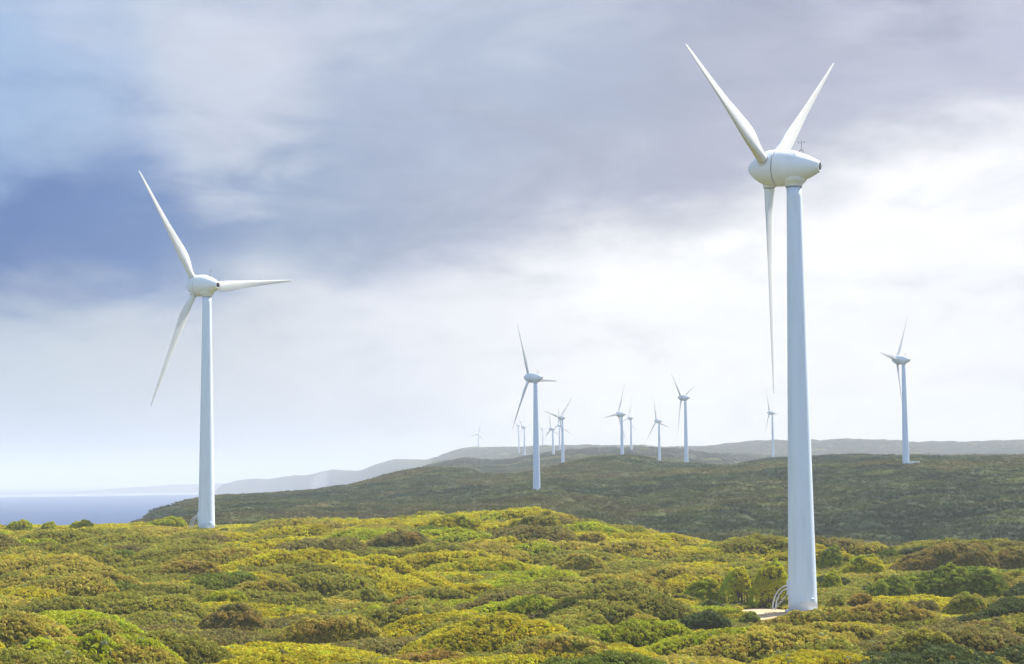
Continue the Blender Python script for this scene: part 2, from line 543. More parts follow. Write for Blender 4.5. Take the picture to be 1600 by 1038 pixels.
# ------------------------------------------------------------------ leaf clumps (sources, kept out of the scene)
def clump_mesh(name, seed, leaves, material, ln=(0.8, 1.02), wd=0.21):
    g_ = np.random.default_rng(seed)
    V, Fc = [], []
    for k in range(leaves):
        th = g_.uniform(0, 2 * math.pi)
        cz = g_.uniform(-0.15, 1.0)
        s_ = math.sqrt(max(0, 1 - cz * cz))
        d = np.array([s_ * math.cos(th), s_ * math.sin(th), cz * 0.8])
        L = g_.uniform(*ln)
        if k % 3 == 0:                      # upright sprig
            w_ = np.cross(d, g_.normal(size=3))
            w_ *= wd * g_.uniform(0.6, 1.0) / np.linalg.norm(w_)
            c0 = d * 0.35 + g_.normal(size=3) * 0.06
            c1 = c0 + d * (L - 0.25)
            mid = (c0 + c1) / 2
        else:                               # leaf facing outwards
            nn = d + g_.normal(size=3) * 0.28
            nn /= np.linalg.norm(nn)
            e_ = np.cross(nn, g_.normal(size=3))
            e_ /= np.linalg.norm(e_)
            w_ = np.cross(nn, e_) * wd * 0.9 * g_.uniform(0.7, 1.2)
            mid = d * L * 0.85
            c0, c1 = mid - e_ * wd * 1.5, mid + e_ * wd * 1.5
        b = len(V)
        V += [c0, mid + w_, c1, mid - w_]
        Fc.append([b, b + 1, b + 2, b + 3])
    return quick_mesh(name, V, Fc, material, smooth=False)


CLUMPS = bpy.data.collections.new('leaf_clumps')
for k in range(5):
    CLUMPS.objects.link(bpy.data.objects.new('leaf_clump', clump_mesh('leaf_clump', 100 + k, 34, M_LEAF)))


def far_mound(name, seed):
    """a low wind-shaped thicket with leaf tufts, one unit half-length"""
    g_ = np.random.default_rng(seed)
    u, v = np.meshgrid(np.linspace(-1, 1, 15), np.linspace(-1, 1, 11))
    hh = dome(u, v) * 1.0
    hh = hh * (1 + 0.35 * fbm(u * 2.5 + seed, v * 2.5, seed, 3)) + np.where(hh > 0, 0.1 * g_.uniform(-1, 1, u.shape), -0.3)
    V = list(np.stack([u, v, hh], -1).reshape(-1, 3))
    Fc = list(grid_faces(*u.shape))
    for k in range(170):
        a, b = g_.uniform(-0.95, 0.95, 2)
        if a * a * 0.8 + b * b > 1:
            continue
        h0 = float(dome(np.array(a), np.array(b)))
        c0 = np.array([a, b, h0])
        for q in range(3):
            d = g_.normal(size=3)
            d[2] = abs(d[2])
            d *= np.array([0.09, 0.13, 0.26]) / np.linalg.norm(d) * g_.uniform(0.7, 1.5)
            w_ = np.cross(d, g_.normal(size=3) * np.array([0.1, 0.12, 0.2]))
            w_ = w_ / (np.linalg.norm(w_) + 1e-6) * np.array([0.035, 0.05, 0.10])
            i0 = len(V)
            V += [c0 - d * 0.2, c0 + d * 0.4 + w_, c0 + d, c0 + d * 0.4 - w_]
            Fc.append([i0, i0 + 1, i0 + 2, i0 + 3])
    return quick_mesh(name, V, Fc, M_LEAF, smooth=False)


def dome(u, v):
    """profile of a wind-clipped shrub: long slope to windward, steep lee end"""
    ap = 0.35
    s1 = np.clip((u + 1) / (1 + ap), 0, 1)
    s2 = np.clip((1 - u) / (1 - ap), 0, 1)
    r1 = np.clip(1 - (1 - s1) ** 2.4, 0, 1) ** 0.8
    r2 = np.clip(1 - (1 - s2) ** 2.6, 0, 1) ** 0.6
    pr = np.where(u < ap, r1, r2)
    return np.clip(pr, 0, 1) * np.clip(1 - np.abs(v) ** 2.4 / (0.25 + 0.75 * np.clip(pr, 0, 1)), 0, 1) ** 0.5


MOUNDS = bpy.data.collections.new('far_mounds')
for k in range(7):
    MOUNDS.objects.link(bpy.data.objects.new('far_mound', far_mound('far_mound', 300 + k)))


def scatter_group(name, coll):
    ng = bpy.data.node_groups.new(name, 'GeometryNodeTree')
    ng.interface.new_socket('Geometry', in_out='INPUT', socket_type='NodeSocketGeometry')
    ng.interface.new_socket('Geometry', in_out='OUTPUT', socket_type='NodeSocketGeometry')
    N, L = ng.nodes, ng.links
    gi, go = N.new('NodeGroupInput'), N.new('NodeGroupOutput')
    ci = N.new('GeometryNodeCollectionInfo')
    ci.inputs['Collection'].default_value = coll
    ci.inputs['Separate Children'].default_value = True
    ci.inputs['Reset Children'].default_value = True
    ip = N.new('GeometryNodeInstanceOnPoints')
    ip.inputs['Pick Instance'].default_value = True

    def na(nm, ty):
        a = N.new('GeometryNodeInputNamedAttribute')
        a.data_type = ty
        a.inputs['Name'].default_value = nm
        return a.outputs['Attribute']
    L.new(gi.outputs[0], ip.inputs['Points'])
    L.new(ci.outputs[0], ip.inputs['Instance'])
    L.new(na('sel', 'BOOLEAN'), ip.inputs['Selection'])
    L.new(na('pick', 'INT'), ip.inputs['Instance Index'])
    er = N.new('FunctionNodeEulerToRotation')
    L.new(na('rot', 'FLOAT_VECTOR'), er.inputs[0])
    L.new(er.outputs[0], ip.inputs['Rotation'])
    L.new(na('siz', 'FLOAT_VECTOR'), ip.inputs['Scale'])
    jn = N.new('GeometryNodeJoinGeometry')
    L.new(ip.outputs[0], jn.inputs[0])
    L.new(gi.outputs[0], jn.inputs[0])
    L.new(jn.outputs[0], go.inputs[0])
    return ng


NG_CLUMP = scatter_group('scatter_leaf_clumps', CLUMPS)
NG_MOUND = scatter_group('scatter_far_mounds', MOUNDS)


def scatter_object(name, V, Fc, Vt, P, rot, siz, tint, pick, ng, parent=None, under=None, **props):
    """one object: a surface (V, Fc, tint Vt) plus points that carry instances"""
    nv, npt = len(V), len(P)
    me = quick_mesh(name, np.concatenate([V, P]) if nv else P, Fc, under or M_UNDER)
    attr(me, 'sel', 'BOOLEAN', np.concatenate([np.zeros(nv, bool), np.ones(npt, bool)]))
    z3 = np.zeros((nv, 3))
    attr(me, 'rot', 'FLOAT_VECTOR', np.concatenate([z3, rot]).astype(np.float32))
    attr(me, 'siz', 'FLOAT_VECTOR', np.concatenate([z3, siz]).astype(np.float32))
    tt = np.concatenate([Vt.reshape(-1, 3), tint])
    attr(me, 'tint', 'FLOAT_COLOR', np.concatenate([tt, np.ones((len(tt), 1))], 1).astype(np.float32))
    attr(me, 'pick', 'INT', np.concatenate([np.zeros(nv, np.int32), pick.astype(np.int32)]))
    o = link(name, me, parent, **props)
    md = o.modifiers.new('scatter', 'NODES')
    md.node_group = ng
    return o


def euler_to(n):
    """xyz euler that turns +z onto each n"""
    n = n / np.linalg.norm(n, axis=1, keepdims=True)
    return np.stack([np.zeros(len(n)), np.arccos(np.clip(n[:, 2], -1, 1)), np.arctan2(n[:, 1], n[:, 0])], 1)


# real leaf colours of the heath's species (linear)
SP = {
    'gold': (0.520, 0.450, 0.018), 'olive': (0.330, 0.312, 0.040), 'tan': (0.450, 0.380, 0.052),
    'rust': (0.380, 0.255, 0.045), 'dark': (0.090, 0.115, 0.028), 'lime': (0.400, 0.430, 0.018),
    'green': (0.210, 0.250, 0.028), 'silver': (0.270, 0.320, 0.170), 'brown': (0.275, 0.235, 0.056),
}
SPK = list(SP)
SPC = np.array([SP[k] for k in SPK])

# ------------------------------------------------------------------ the shrubs that stand out, one thing each
# (column, base row, width, height in photograph pixels, species, plan depth/width, label)
HERO = [
    (26, 833, 44, 15, 'lime', 0.6, 'yellow-green cushion shrub on the skyline against the sea, leftmost of three'),
    (73, 833, 24, 13, 'lime', 0.8, 'small rounded yellow-green shrub on the skyline against the sea, middle of three'),
    (123, 833, 44, 15, 'lime', 0.6, 'yellow-green cushion shrub on the skyline against the sea, rightmost of three'),
    (258, 829, 66, 16, 'lime', 0.4, 'long bright yellow-green cushion shrub just left of the left white tower'),
    (347, 836, 17, 9, 'dark', 0.9, 'small round dark green bush just right of the left tower foot'),
    (445, 841, 84, 24, 'tan', 0.5, 'tan mounded shrub on the skyline right of the left tower'),
    (479, 836, 22, 11, 'silver', 0.8, 'pale silvery green bush at the right end of a tan skyline mound'),
    (700, 843, 112, 32, 'gold', 0.4, 'large golden mounded shrub on the skyline, widest of the crest'),
    (838, 838, 84, 30, 'olive', 0.5, 'olive rounded shrub forming the highest point of the crest below the middle turbine'),
    (806, 835, 30, 20, 'gold', 0.8, 'golden bush pressed against the left of the olive crest shrub'),
    (925, 856, 50, 28, 'tan', 0.6, 'tan rounded shrub where the crest drops towards the dark hill'),
    (1010, 864, 88, 22, 'gold', 0.4, 'flat-topped golden shrub on the skyline where the crest is lowest'),
    (1131, 857, 22, 11, 'lime', 0.9, 'tiny bright yellow cushion shrub alone on the crest left of the big tower'),
    (1105, 893, 190, 26, 'olive', 0.25, 'long dark olive thicket below the tiny bright yellow cushion'),
    (908, 899, 78, 36, 'tan', 0.6, 'orange-tan domed shrub below the crest in the middle of the slope'),
    (618, 868, 120, 40, 'brown', 0.4, 'dull brown mounded shrub below the skyline in the middle left'),
    (638, 966, 76, 38, 'rust', 0.6, 'rust-orange domed shrub with a dark underside in the middle foreground'),
    (900, 996, 112, 44, 'olive', 0.5, 'grey olive mound with a steep dark right end in the foreground'),
    (1000, 1000, 84, 40, 'tan', 0.6, 'sandy golden shrub left of the dark green foreground shrub'),
    (1095, 994, 100, 38, 'dark', 0.6, 'dark green rounded shrub in front left of the gravel clearing'),
    (1105, 962, 62, 22, 'dark', 0.5, 'dark flat-topped shrub just below the tall lime shrubs'),
    (1172, 980, 34, 26, 'green', 0.8, 'fresh green bush at the left edge of the gravel clearing'),
    (1098, 946, 70, 42, 'lime', 0.5, 'sprawling lime-topped shrub furthest left beside the gravel clearing'),
    (1150, 948, 48, 50, 'lime', 0.7, 'tall lime-topped shrub with bare brown stems left of the gravel clearing'),
    (1204, 951, 58, 58, 'lime', 0.7, 'tallest lime-topped shrub with bare brown stems right behind the handrails'),
    (1299, 892, 36, 42, 'green', 0.8, 'round green bush touching the right side of the big tower'),
    (1348, 905, 74, 38, 'lime', 0.5, 'yellow-green shrub right of the big tower, above the clearing'),
    (1385, 884, 44, 28, 'dark', 0.7, 'dark green bush on the right crest beside the rust-topped mound'),
    (1480, 896, 170, 44, 'brown', 0.35, 'broad dark brown mound on the right-hand skyline'),
    (1585, 893, 80, 36, 'brown', 0.5, 'brown wind-clipped mound cut by the right edge on the skyline'),
    (1300, 930, 34, 38, 'lime', 0.8, 'lime bush against the right side of the big tower, below a green bush'),
    (1480, 936, 200, 50, 'green', 0.3, 'long leafy green thicket with lime tips on the right'),
    (1390, 948, 92, 44, 'green', 0.6, 'green shrub with lime tips right of the big tower foot'),
    (1308, 957, 34, 30, 'olive', 0.8, 'low olive bush right beside the big tower foot'),
    (1345, 962, 50, 34, 'rust', 0.7, 'reddish low shrub right of the big tower foot'),
    (1438, 962, 66, 26, 'brown', 0.6, 'brown leafy shrub under the long green thicket'),
    (1510, 966, 70, 40, 'olive', 0.6, 'olive rounded shrub behind the long golden-brown mound'),
    (1575, 968, 70, 34, 'dark', 0.6, 'dark green shrub near the right edge behind the foreground mounds'),
    (1328, 988, 310, 44, 'tan', 0.22, 'very long golden-brown mound in front of the big tower foot'),
    (1440, 1044, 134, 60, 'olive', 0.45, 'olive mound with a steep dark lee side at the lower right'),
    (1530, 1008, 120, 38, 'brown', 0.5, 'brown mound at the right between the long golden one and the edge'),
    (40, 1042, 96, 46, 'dark', 0.6, 'dark green shrub in the bottom left corner'),
    (138, 1014, 104, 46, 'olive', 0.5, 'dark olive hedge-like shrub near the bottom left corner'),
    (235, 987, 78, 30, 'brown', 0.5, 'olive-brown humped shrub above the dark corner shrubs'),
    (292, 908, 104, 34, 'rust', 0.4, 'rust-brown mound on the slope below the left tower'),
    (346, 948, 78, 26, 'lime', 0.4, 'yellow-lime flat cushion on the lower left slope'),
    (358, 992, 110, 44, 'brown', 0.5, 'brown mound below the yellow-lime cushion'),
    (510, 1018, 190, 56, 'tan', 0.35, 'broad tan mound in the lower foreground left of the rust dome'),
    (870, 1044, 180, 54, 'tan', 0.35, 'long tan mound at the bottom edge below the grey olive mound'),
    (560, 952, 110, 34, 'olive', 0.4, 'low olive thicket left of the rust dome'),
    (745, 905, 200, 34, 'gold', 0.3, 'brightest golden thicket across the middle of the slope'),
    (660, 1046, 150, 30, 'rust', 0.4, 'rusty brown low mound at the bottom edge under the rust dome'),
]


def wind(Xp):
    return np.radians(np.interp(Xp, [0, 800, 1600], [42, 18, 6]))


heroes = []
for (Xp, yb, w_, h_, sp, dr, lab) in HERO:
    x, y, r = place(Xp, min(yb, 1050))
    y6x = float(np.interp(Xp, XS, y6))
    a = w_ / 2 * r / FPX
    h = h_ * r / FPX * (1.1 if yb < 850 else 0.85)
    b = max(a * dr * 1.2, 1.2)
    heroes.append(dict(x=x, y=y, r=r, a=a, b=b, h=h, sp=sp, lab=lab, X=Xp, th=float(wind(Xp)) * 0.25, w=w_))


def shrub(hd, k):
    a, b, h, th = hd['a'], hd['b'], hd['h'], hd['th']
    g_ = np.random.default_rng(500 + k)
    cx, cy_ = hd['x'], hd['y'] + b * 0.55
    cz = float(T(cx, cy_))
    root = bpy.data.objects.new('mounded_shrub', None)
    root.empty_display_size = 0.5
    root.location = (cx, cy_, cz)
    root.rotation_euler = (0, 0, th)
    COL.objects.link(root)
    root['label'] = hd['lab']
    root['category'] = 'shrub'
    root['group'] = 'shrubs standing out of the coastal heath'
    tall = 'stems' in hd['lab']
    lift = 0.30 * h if tall else -0.15
    ct, st = math.cos(th), math.sin(th)

    def gnd(u, v):
        X_, Y_ = cx + (u * a * ct - v * b * st), cy_ + (u * a * st + v * b * ct)
        return T(X_, Y_) - cz

    def surf(u, v):
        d = dome(u, v)
        lum = 1 + 0.22 * fbm(u * a / 1.3 + k * 7, v * b / 1.1, 40 + k, 3) + 0.16 * fbm(u * a / 3.1, v * b / 2.3 + k * 3, 60 + k, 2)
        return d * h * lum + gnd(u, v) * (1 - 0.0 * d) + lift * np.clip(d * 6, 0, 1)
    n1_ = int(np.clip(a * 2 / 0.45, 10, 60))
    n2_ = int(np.clip(b * 2 / 0.45, 8, 30))
    u, v = np.meshgrid(np.linspace(-1, 1, n1_), np.linspace(-1, 1, n2_))
    z = surf(u, v) - 0.18
    V = np.stack([u * a, v * b, z], -1).reshape(-1, 3)
    base = SPC[SPK.index(hd['sp'])]
    Fc = grid_faces(n2_, n1_)
    keep = dome(u, v).reshape(-1)[Fc].min(1) > (0.6 if tall else -1)
    keep &= dome(u, v).reshape(-1)[Fc].max(1) > 0.02
    Fc = Fc[keep]
    # leaf clumps
    clump = 0.24 + 0.00055 * hd['r']
    area = 3.14 * a * b * 1.1 + 2.2 * (a + b) * h
    npt = int(min(area * 1.25 / clump ** 2, 9000))
    q = g_.uniform(-1, 1, (npt * 4, 2))
    d0 = dome(q[:, 0], q[:, 1])
    e = 0.02
    gu = (surf(q[:, 0] + e, q[:, 1]) - surf(q[:, 0] - e, q[:, 1])) / (2 * e * a)
    gv = (surf(q[:, 0], q[:, 1] + e) - surf(q[:, 0], q[:, 1] - e)) / (2 * e * b)
    gu, gv = np.clip(gu, -4, 4), np.clip(gv, -4, 4)
    wgt = np.sqrt(1 + gu ** 2 + gv ** 2) * (d0 > 0.03)
    idx = g_.choice(len(q), npt, p=wgt / wgt.sum())
    q, gu, gv, d0 = q[idx], gu[idx], gv[idx], d0[idx]
    P = np.stack([q[:, 0] * a, q[:, 1] * b, surf(q[:, 0], q[:, 1])], 1)
    # steep flanks: spread the clumps down the drop
    drop = (np.hypot(gu, gv) > 1.5)
    P[:, 2] -= drop * g_.uniform(0, 0.5, npt) * np.minimum(P[:, 2] - gnd(q[:, 0], q[:, 1]), h) * (0.25 if tall else 1)
    nrm = np.stack([-gu, -gv, np.ones(npt)], 1)
    nrm /= np.linalg.norm(nrm, axis=1, keepdims=True)
    nrm = nrm + np.array([0, 0, 0.5]) + g_.normal(size=(npt, 3)) * 0.35
    s_ = clump * g_.uniform(0.7, 1.2, npt)
    siz = np.stack([s_, s_, s_ * g_.uniform(0.8, 1.3, npt)], 1)
    tint = base[None] * g_.uniform(0.72, 1.28, (npt, 1)) * (1 + g_.normal(size=(npt, 3)) * np.array([0.10, 0.05, 0.15]))
    if tall:
        tint = tint * 1.2
    pat = fbm(P[:, 0] / 1.7 + k, P[:, 1] / 1.7, 90, 2)
    alt = SPC[SPK.index({'gold': 'lime', 'olive': 'tan', 'tan': 'rust', 'rust': 'tan', 'dark': 'green', 'lime': 'gold', 'green': 'lime', 'silver': 'green', 'brown': 'rust'}[hd['sp']])]
    mk = np.clip(pat * 2.2, 0, 0.7)[:, None]
    tint = np.clip(tint * (1 - mk) + alt[None] * mk * g_.uniform(0.8, 1.2, (npt, 1)), 0.01, 0.6)
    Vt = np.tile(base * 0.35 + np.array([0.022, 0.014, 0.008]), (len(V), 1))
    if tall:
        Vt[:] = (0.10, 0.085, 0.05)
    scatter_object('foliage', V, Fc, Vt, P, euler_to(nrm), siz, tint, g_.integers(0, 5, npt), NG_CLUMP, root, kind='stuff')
    # woody stems below the crown
    ns = 26 if tall else 0
    for s in range(ns):
        sb = bmesh.new()
        if tall:
            bx_, by_ = g_.uniform(-0.85, 0.85) * a, -g_.uniform(0.1, 0.85) * b
        else:
            bx_, by_ = g_.uniform(-0.6, 0.6) * a, g_.uniform(-0.5, 0.5) * b
        z0 = float(gnd(bx_ / a, by_ / b)) - 0.2
        z1 = max(z0 + 0.4, float(surf(np.array(bx_ / a), np.array(by_ / b))) - 0.35)
        p0 = Vector((bx_, by_, z0))
        p1 = Vector((bx_ + g_.normal() * 0.35, by_ + g_.normal() * 0.2, z1))
        for (q0, q1, ra, rb) in ((p0, p1, 0.07, 0.035), (p0.lerp(p1, 0.5), p0.lerp(p1, 0.5) + Vector((g_.normal() * 0.35, g_.normal() * 0.3, (z1 - z0) * 0.45)), 0.04, 0.02)):
            ax = (q1 - q0).normalized()
            e1_ = ax.orthogonal().normalized()
            e2_ = ax.cross(e1_)
            ring = []
            for (cc_, rr_) in ((q0, ra), (q1, rb)):
                ring.append([sb.verts.new(cc_ + (e1_ * math.cos(t_) + e2_ * math.sin(t_)) * rr_) for t_ in (0, 1.57, 3.14, 4.71)])
            for i in range(4):
                sb.faces.new((ring[0][i], ring[0][(i + 1) % 4], ring[1][(i + 1) % 4], ring[1][i]))
        me = bpy.data.meshes.new('stem')
        sb.to_mesh(me)
        sb.free()
        me.materials.append(M_STEM)
        link('stem', me, root)


for k, hd in enumerate(heroes):
    shrub(hd, k)

# ------------------------------------------------------------------ the heath between them: one continuous canopy
NC, NR = 560, 560
caz = np.linspace(math.atan(-1300 / FPX), math.atan(1300 / FPX), NC)
cr = np.exp(np.linspace(math.log(150), math.log(570), NR))
CA, CR = np.meshgrid(caz, cr)
CX, CY = CR * np.sin(CA), CR * np.cos(CA)
CZ = T(CX, CY)
H = 0.25 + 0.18 * fbm(CX / 1.6, CY / 1.6, 5, 3)
ID = np.full(H.shape, -1)
NM = 2950
mr = np.sqrt(rng.uniform(150 ** 2, 565 ** 2, NM))
ma = rng.uniform(caz[0], caz[-1], NM)
mx_, my_ = mr * np.sin(ma), mr * np.cos(ma)
mXp = 800 + FPX * np.tan(ma)
big = rng.uniform(0, 1, NM) ** 2
mal = 2.4 + 9.5 * big
mbl = mal * rng.uniform(0.30, 0.52, NM)
mhh = 0.8 + 2.3 * big * rng.uniform(0.5, 1.1, NM) + 0.35 * rng.uniform(0, 1, NM)
mhh *= np.interp(mr, [150, 420, 560], [1.05, 0.85, 0.6])
mth = wind(mXp) + rng.normal(0, 0.25, NM)
zone = fbm(mx_ / 45, my_ / 45, 55, 3)
right_shade = np.clip((mXp - 1120) / 300, 0, 1)
ms_ = np.zeros(NM, int)
for i in range(NM):
    q = rng.uniform()
    z_ = zone[i] + rng.normal(0, 0.18)
    if q < 0.025:
        s = 'silver' if mXp[i] < 700 else 'green'
    elif q < 0.05:
        s = 'green'
    elif q < 0.13:
        s = 'lime'
    elif q < 0.155:
        s = 'rust'
    elif z_ > 0.22:
        s = 'gold'
    elif z_ > 0.02:
        s = 'tan'
    elif z_ > -0.5:
        s = 'olive'
    else:
        s = 'brown'
    if rng.uniform() < right_shade[i] * 0.85 and s in ('gold', 'tan', 'lime'):  # vignette darkening on the right, put in as darker species
        s = rng.choice(['dark', 'brown', 'olive'])
    if 350 < mXp[i] < 1150 and s in ('olive', 'brown') and rng.uniform() < 0.45:
        s = 'gold'
    if 1170 < mXp[i] < 1420 and 215 < mr[i] < 272 and s in ('dark', 'green', 'rust', 'brown'):
        s = 'tan'
    if s in ('silver', 'rust') and big[i] > 0.25:
        s = 'olive' if s == 'silver' else 'tan'
    ms_[i] = SPK.index(s)
keepm = np.ones(NM, bool)
for hd in heroes:
    dx = np.abs(mXp - hd['X']) * mr / FPX
    dr = hd['r'] - mr
    near = (dx < hd['a'] + mal * 0.7) & (dr > -hd['b'] * 2 - 2) & (dr < 16)
    mhh[near] *= 0.42
gravel_d = np.hypot((mx_ - 36.4) / 6.0, (my_ - 270) / 14)
keepm &= ~((gravel_d < 1.0) | (np.hypot(mx_ - 41.5, my_ - 275) < 3.5))
lt = np.hypot(mx_ + 76.5, my_ - 473) < 5
mhh[lt] *= 0.4
mhh[(np.abs(mXp - 1195) < 60) & (mr > 225) & (mr < 290)] *= 0.35
mhh[(mXp < 420) & (mr > 400)] *= 0.45
mhh[(np.abs(mXp - 322) < 45) & (mr > 425) & (mr < 480)] *= 0.4
mhh[(np.abs(mXp - 1257) < 60) & (mr > 235) & (mr < 275)] *= 0.35
mhh *= 1.3
dlr = math.log(cr[1] / cr[0])
da = caz[1] - caz[0]
for i in np.where(keepm)[0]:
    ext = mal[i] + 0.5
    j0 = int((math.log(max(mr[i] - ext, 150) / 150)) / dlr)
    j1 = int((math.log((mr[i] + ext) / 150)) / dlr) + 2
    i0 = int((ma[i] - ext / mr[i] - caz[0]) / da)
    i1 = int((ma[i] + ext / mr[i] - caz[0]) / da) + 2
    j0, j1, i0, i1 = max(j0, 0), min(j1, NR), max(i0, 0), min(i1, NC)
    if j1 <= j0 or i1 <= i0:
        continue
    ddx, ddy = CX[j0:j1, i0:i1] - mx_[i], CY[j0:j1, i0:i1] - my_[i]
    ct, st = math.cos(mth[i]), math.sin(mth[i])
    u, v = (ddx * ct + ddy * st) / mal[i], (-ddx * st + ddy * ct) / mbl[i]
    q = (u * u <= 1) & (v * v <= 1)
    hh = np.where(q, dome(u, v) * mhh[i] * (1 + 0.2 * fbm(ddx / 2.2 + i, ddy / 2.2, 66, 2)), 0)
    sub = H[j0:j1, i0:i1]
    w_ = hh > sub
    sub[w_] = hh[w_]
    ID[j0:j1, i0:i1][w_] = i
gd = np.hypot((CX - 36.6) / 4.1, (CY - 271.5) / 12.0) + np.clip((CX - 37.5) / 3, 0, 1) * np.clip((274 - CY) / 3, 0, 1) * 2 + 0.3 * fbm(CX / 2.5, CY / 4, 12, 3)
track = np.abs((CX - 31) + (CY - 277) * 0.55) / 2.4
gd = np.where((CY > 277) & (CY < 300), np.minimum(gd, np.maximum(track, 0.0) + 0.15 + (CY - 277) / 40), gd)
fade = np.clip((gd - 1.0) * 4, 0, 1)
tw = np.clip(np.hypot(CX - 41.5, CY - 275) - 2.9, 0, 1)
tw2 = np.clip(np.hypot(CX + 75.1, CY - 473) - 3.2, 0, 1)
H = H * fade * tw * tw2 - 0.5 * (1 - fade * tw * tw2)
ZC = CZ + H
tint0 = SPC[ms_][np.clip(ID, 0, None)]
low_t = SPC[[SPK.index('olive'), SPK.index('green'), SPK.index('brown'), SPK.index('gold')]][(np.clip(fbm(CX / 3, CY / 3, 33, 2) * 3 + 2, 0, 3)).astype(int)]
TT = np.where((ID >= 0)[..., None], tint0, low_t)
# points
du = np.gradient(ZC, axis=1) / (CR * da)
dv = np.gradient(ZC, axis=0) / (CR * dlr)
du, dv = np.clip(du, -3, 3), np.clip(dv, -3, 3)
ok = (fade * tw > 0.9)
size = 0.27 + 0.0007 * CR
pj, pi_, psz = [], [], []
lay = 0
r_ = cr[0] * 1.003
while r_ < cr[-1] * 0.997:
    sp_ = 0.34 + 0.00085 * r_
    if r_ > 300:
        sp_ *= 1 + (r_ - 300) / 1200
    na_ = int((caz[-1] - caz[0]) * r_ / sp_)
    aa = (np.arange(na_) + 0.5 * (lay % 2) + rng.normal(0, 0.22, na_)) * sp_ / r_ + caz[0]
    rr_ = r_ + rng.normal(0, 0.22, na_) * sp_
    pj.append(np.log(np.maximum(rr_, 150.5) / 150) / dlr)
    pi_.append((aa - caz[0]) / da)
    psz.append(np.full(na_, sp_))
    r_ += sp_ * 0.92
    lay += 1
pj, pi_, psz = np.concatenate(pj), np.concatenate(pi_), np.concatenate(psz)
q = (pj > 1) & (pj < NR - 2) & (pi_ > 1) & (pi_ < NC - 2)
pj, pi_, psz = pj[q], pi_[q], psz[q]
gj, gi = np.round(pj).astype(int), np.round(pi_).astype(int)
slope = np.sqrt(1 + du[gj, gi] ** 2 + dv[gj, gi] ** 2)
extra = rng.poisson(np.clip((slope - 1.10) * 1.8, 0, 4))
rep = 1 + extra
src = np.repeat(np.arange(len(pj)), rep)
first = np.concatenate([[True], src[1:] != src[:-1]])
fj_, fi_ = pj[src], pi_[src]
cell_j = psz[src] / (CR[gj[src], gi[src]] * dlr)
cell_i = psz[src] / (CR[gj[src], gi[src]] * da)
fj_ = np.where(first, fj_, fj_ + rng.uniform(-0.6, 0.6, len(src)) * cell_j)
fi_ = np.where(first, fi_, fi_ + rng.uniform(-0.6, 0.6, len(src)) * cell_i)
fj_, fi_ = np.clip(fj_, 1, NR - 3), np.clip(fi_, 1, NC - 3)
jj, ii = np.round(fj_).astype(int), np.round(fi_).astype(int)
inview = np.abs(CA[jj, ii]) < math.atan(900 / FPX)
keep_ = ok[jj, ii] & (inview | (rng.uniform(size=len(jj)) < 0.6)) & ((dv[jj, ii] > -0.6) | (rng.uniform(size=len(jj)) < 0.6))
src, fj_, fi_, jj, ii = src[keep_], fj_[keep_], fi_[keep_], jj[keep_], ii[keep_]
fj, fi = fj_ - jj, fi_ - ii
n = len(jj)
pscale = psz[src] * 0.66
print('clumps', n)
pr, pa = CR[jj, ii] * np.exp(fj * dlr), CA[jj, ii] + fi * da
PX, PY = pr * np.sin(pa), pr * np.cos(pa)
PZ = ZC[jj, ii] + du[jj, ii] * fi * da * pr + dv[jj, ii] * fj * dlr * pr
ca, sa_ = np.cos(pa), np.sin(pa)
nx = -du[jj, ii] * ca - dv[jj, ii] * sa_
ny = du[jj, ii] * sa_ - dv[jj, ii] * ca
nrm = np.stack([nx, ny, np.ones(n)], 1)
nrm /= np.linalg.norm(nrm, axis=1, keepdims=True)
nrm = nrm + np.array([0, 0, 0.4]) + rng.normal(size=(n, 3)) * 0.35
s_ = pscale * rng.uniform(0.7, 1.3, n)
siz = np.stack([s_, s_, s_ * rng.uniform(0.75, 1.3, n)], 1)
tint = TT[jj, ii] * rng.uniform(0.82, 1.18, (n, 1)) * (1 + rng.normal(size=(n, 3)) * np.array([0.06, 0.04, 0.12]))
odd = rng.uniform(size=n) < 0.03
tint[odd] = SPC[rng.integers(0, len(SPC), odd.sum())] * 0.9
patch = fbm(PX / 5, PY / 5, 71, 3)
tint = tint * (1 + 0.35 * patch[:, None])
tint = np.clip(tint, 0.01, 0.6)
P = np.stack([PX, PY, PZ + 0.05], 1)
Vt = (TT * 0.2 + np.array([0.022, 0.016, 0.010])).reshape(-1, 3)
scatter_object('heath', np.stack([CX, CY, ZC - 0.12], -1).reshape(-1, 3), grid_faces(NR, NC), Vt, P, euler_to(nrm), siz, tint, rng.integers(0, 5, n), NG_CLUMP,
               kind='stuff', label='golden and olive coastal heath covering the sunlit foreground slope')

# gravel clearing round the big tower
u = np.linspace(0, 1, 16)
A3, R3 = np.meshgrid(np.linspace(0, 2 * math.pi, 48, endpoint=False), u)
px_, py_ = 37.5 + 11 * R3 * np.cos(A3), 271 + 17 * R3 * np.sin(A3)
link('gravel', quick_mesh('gravel', np.stack([px_, py_, T(px_, py_) + 0.06 + 0.05 * fbm(px_, py_, 8, 2)], -1), grid_faces(16, 48, True), M_GRAVEL), kind='structure')

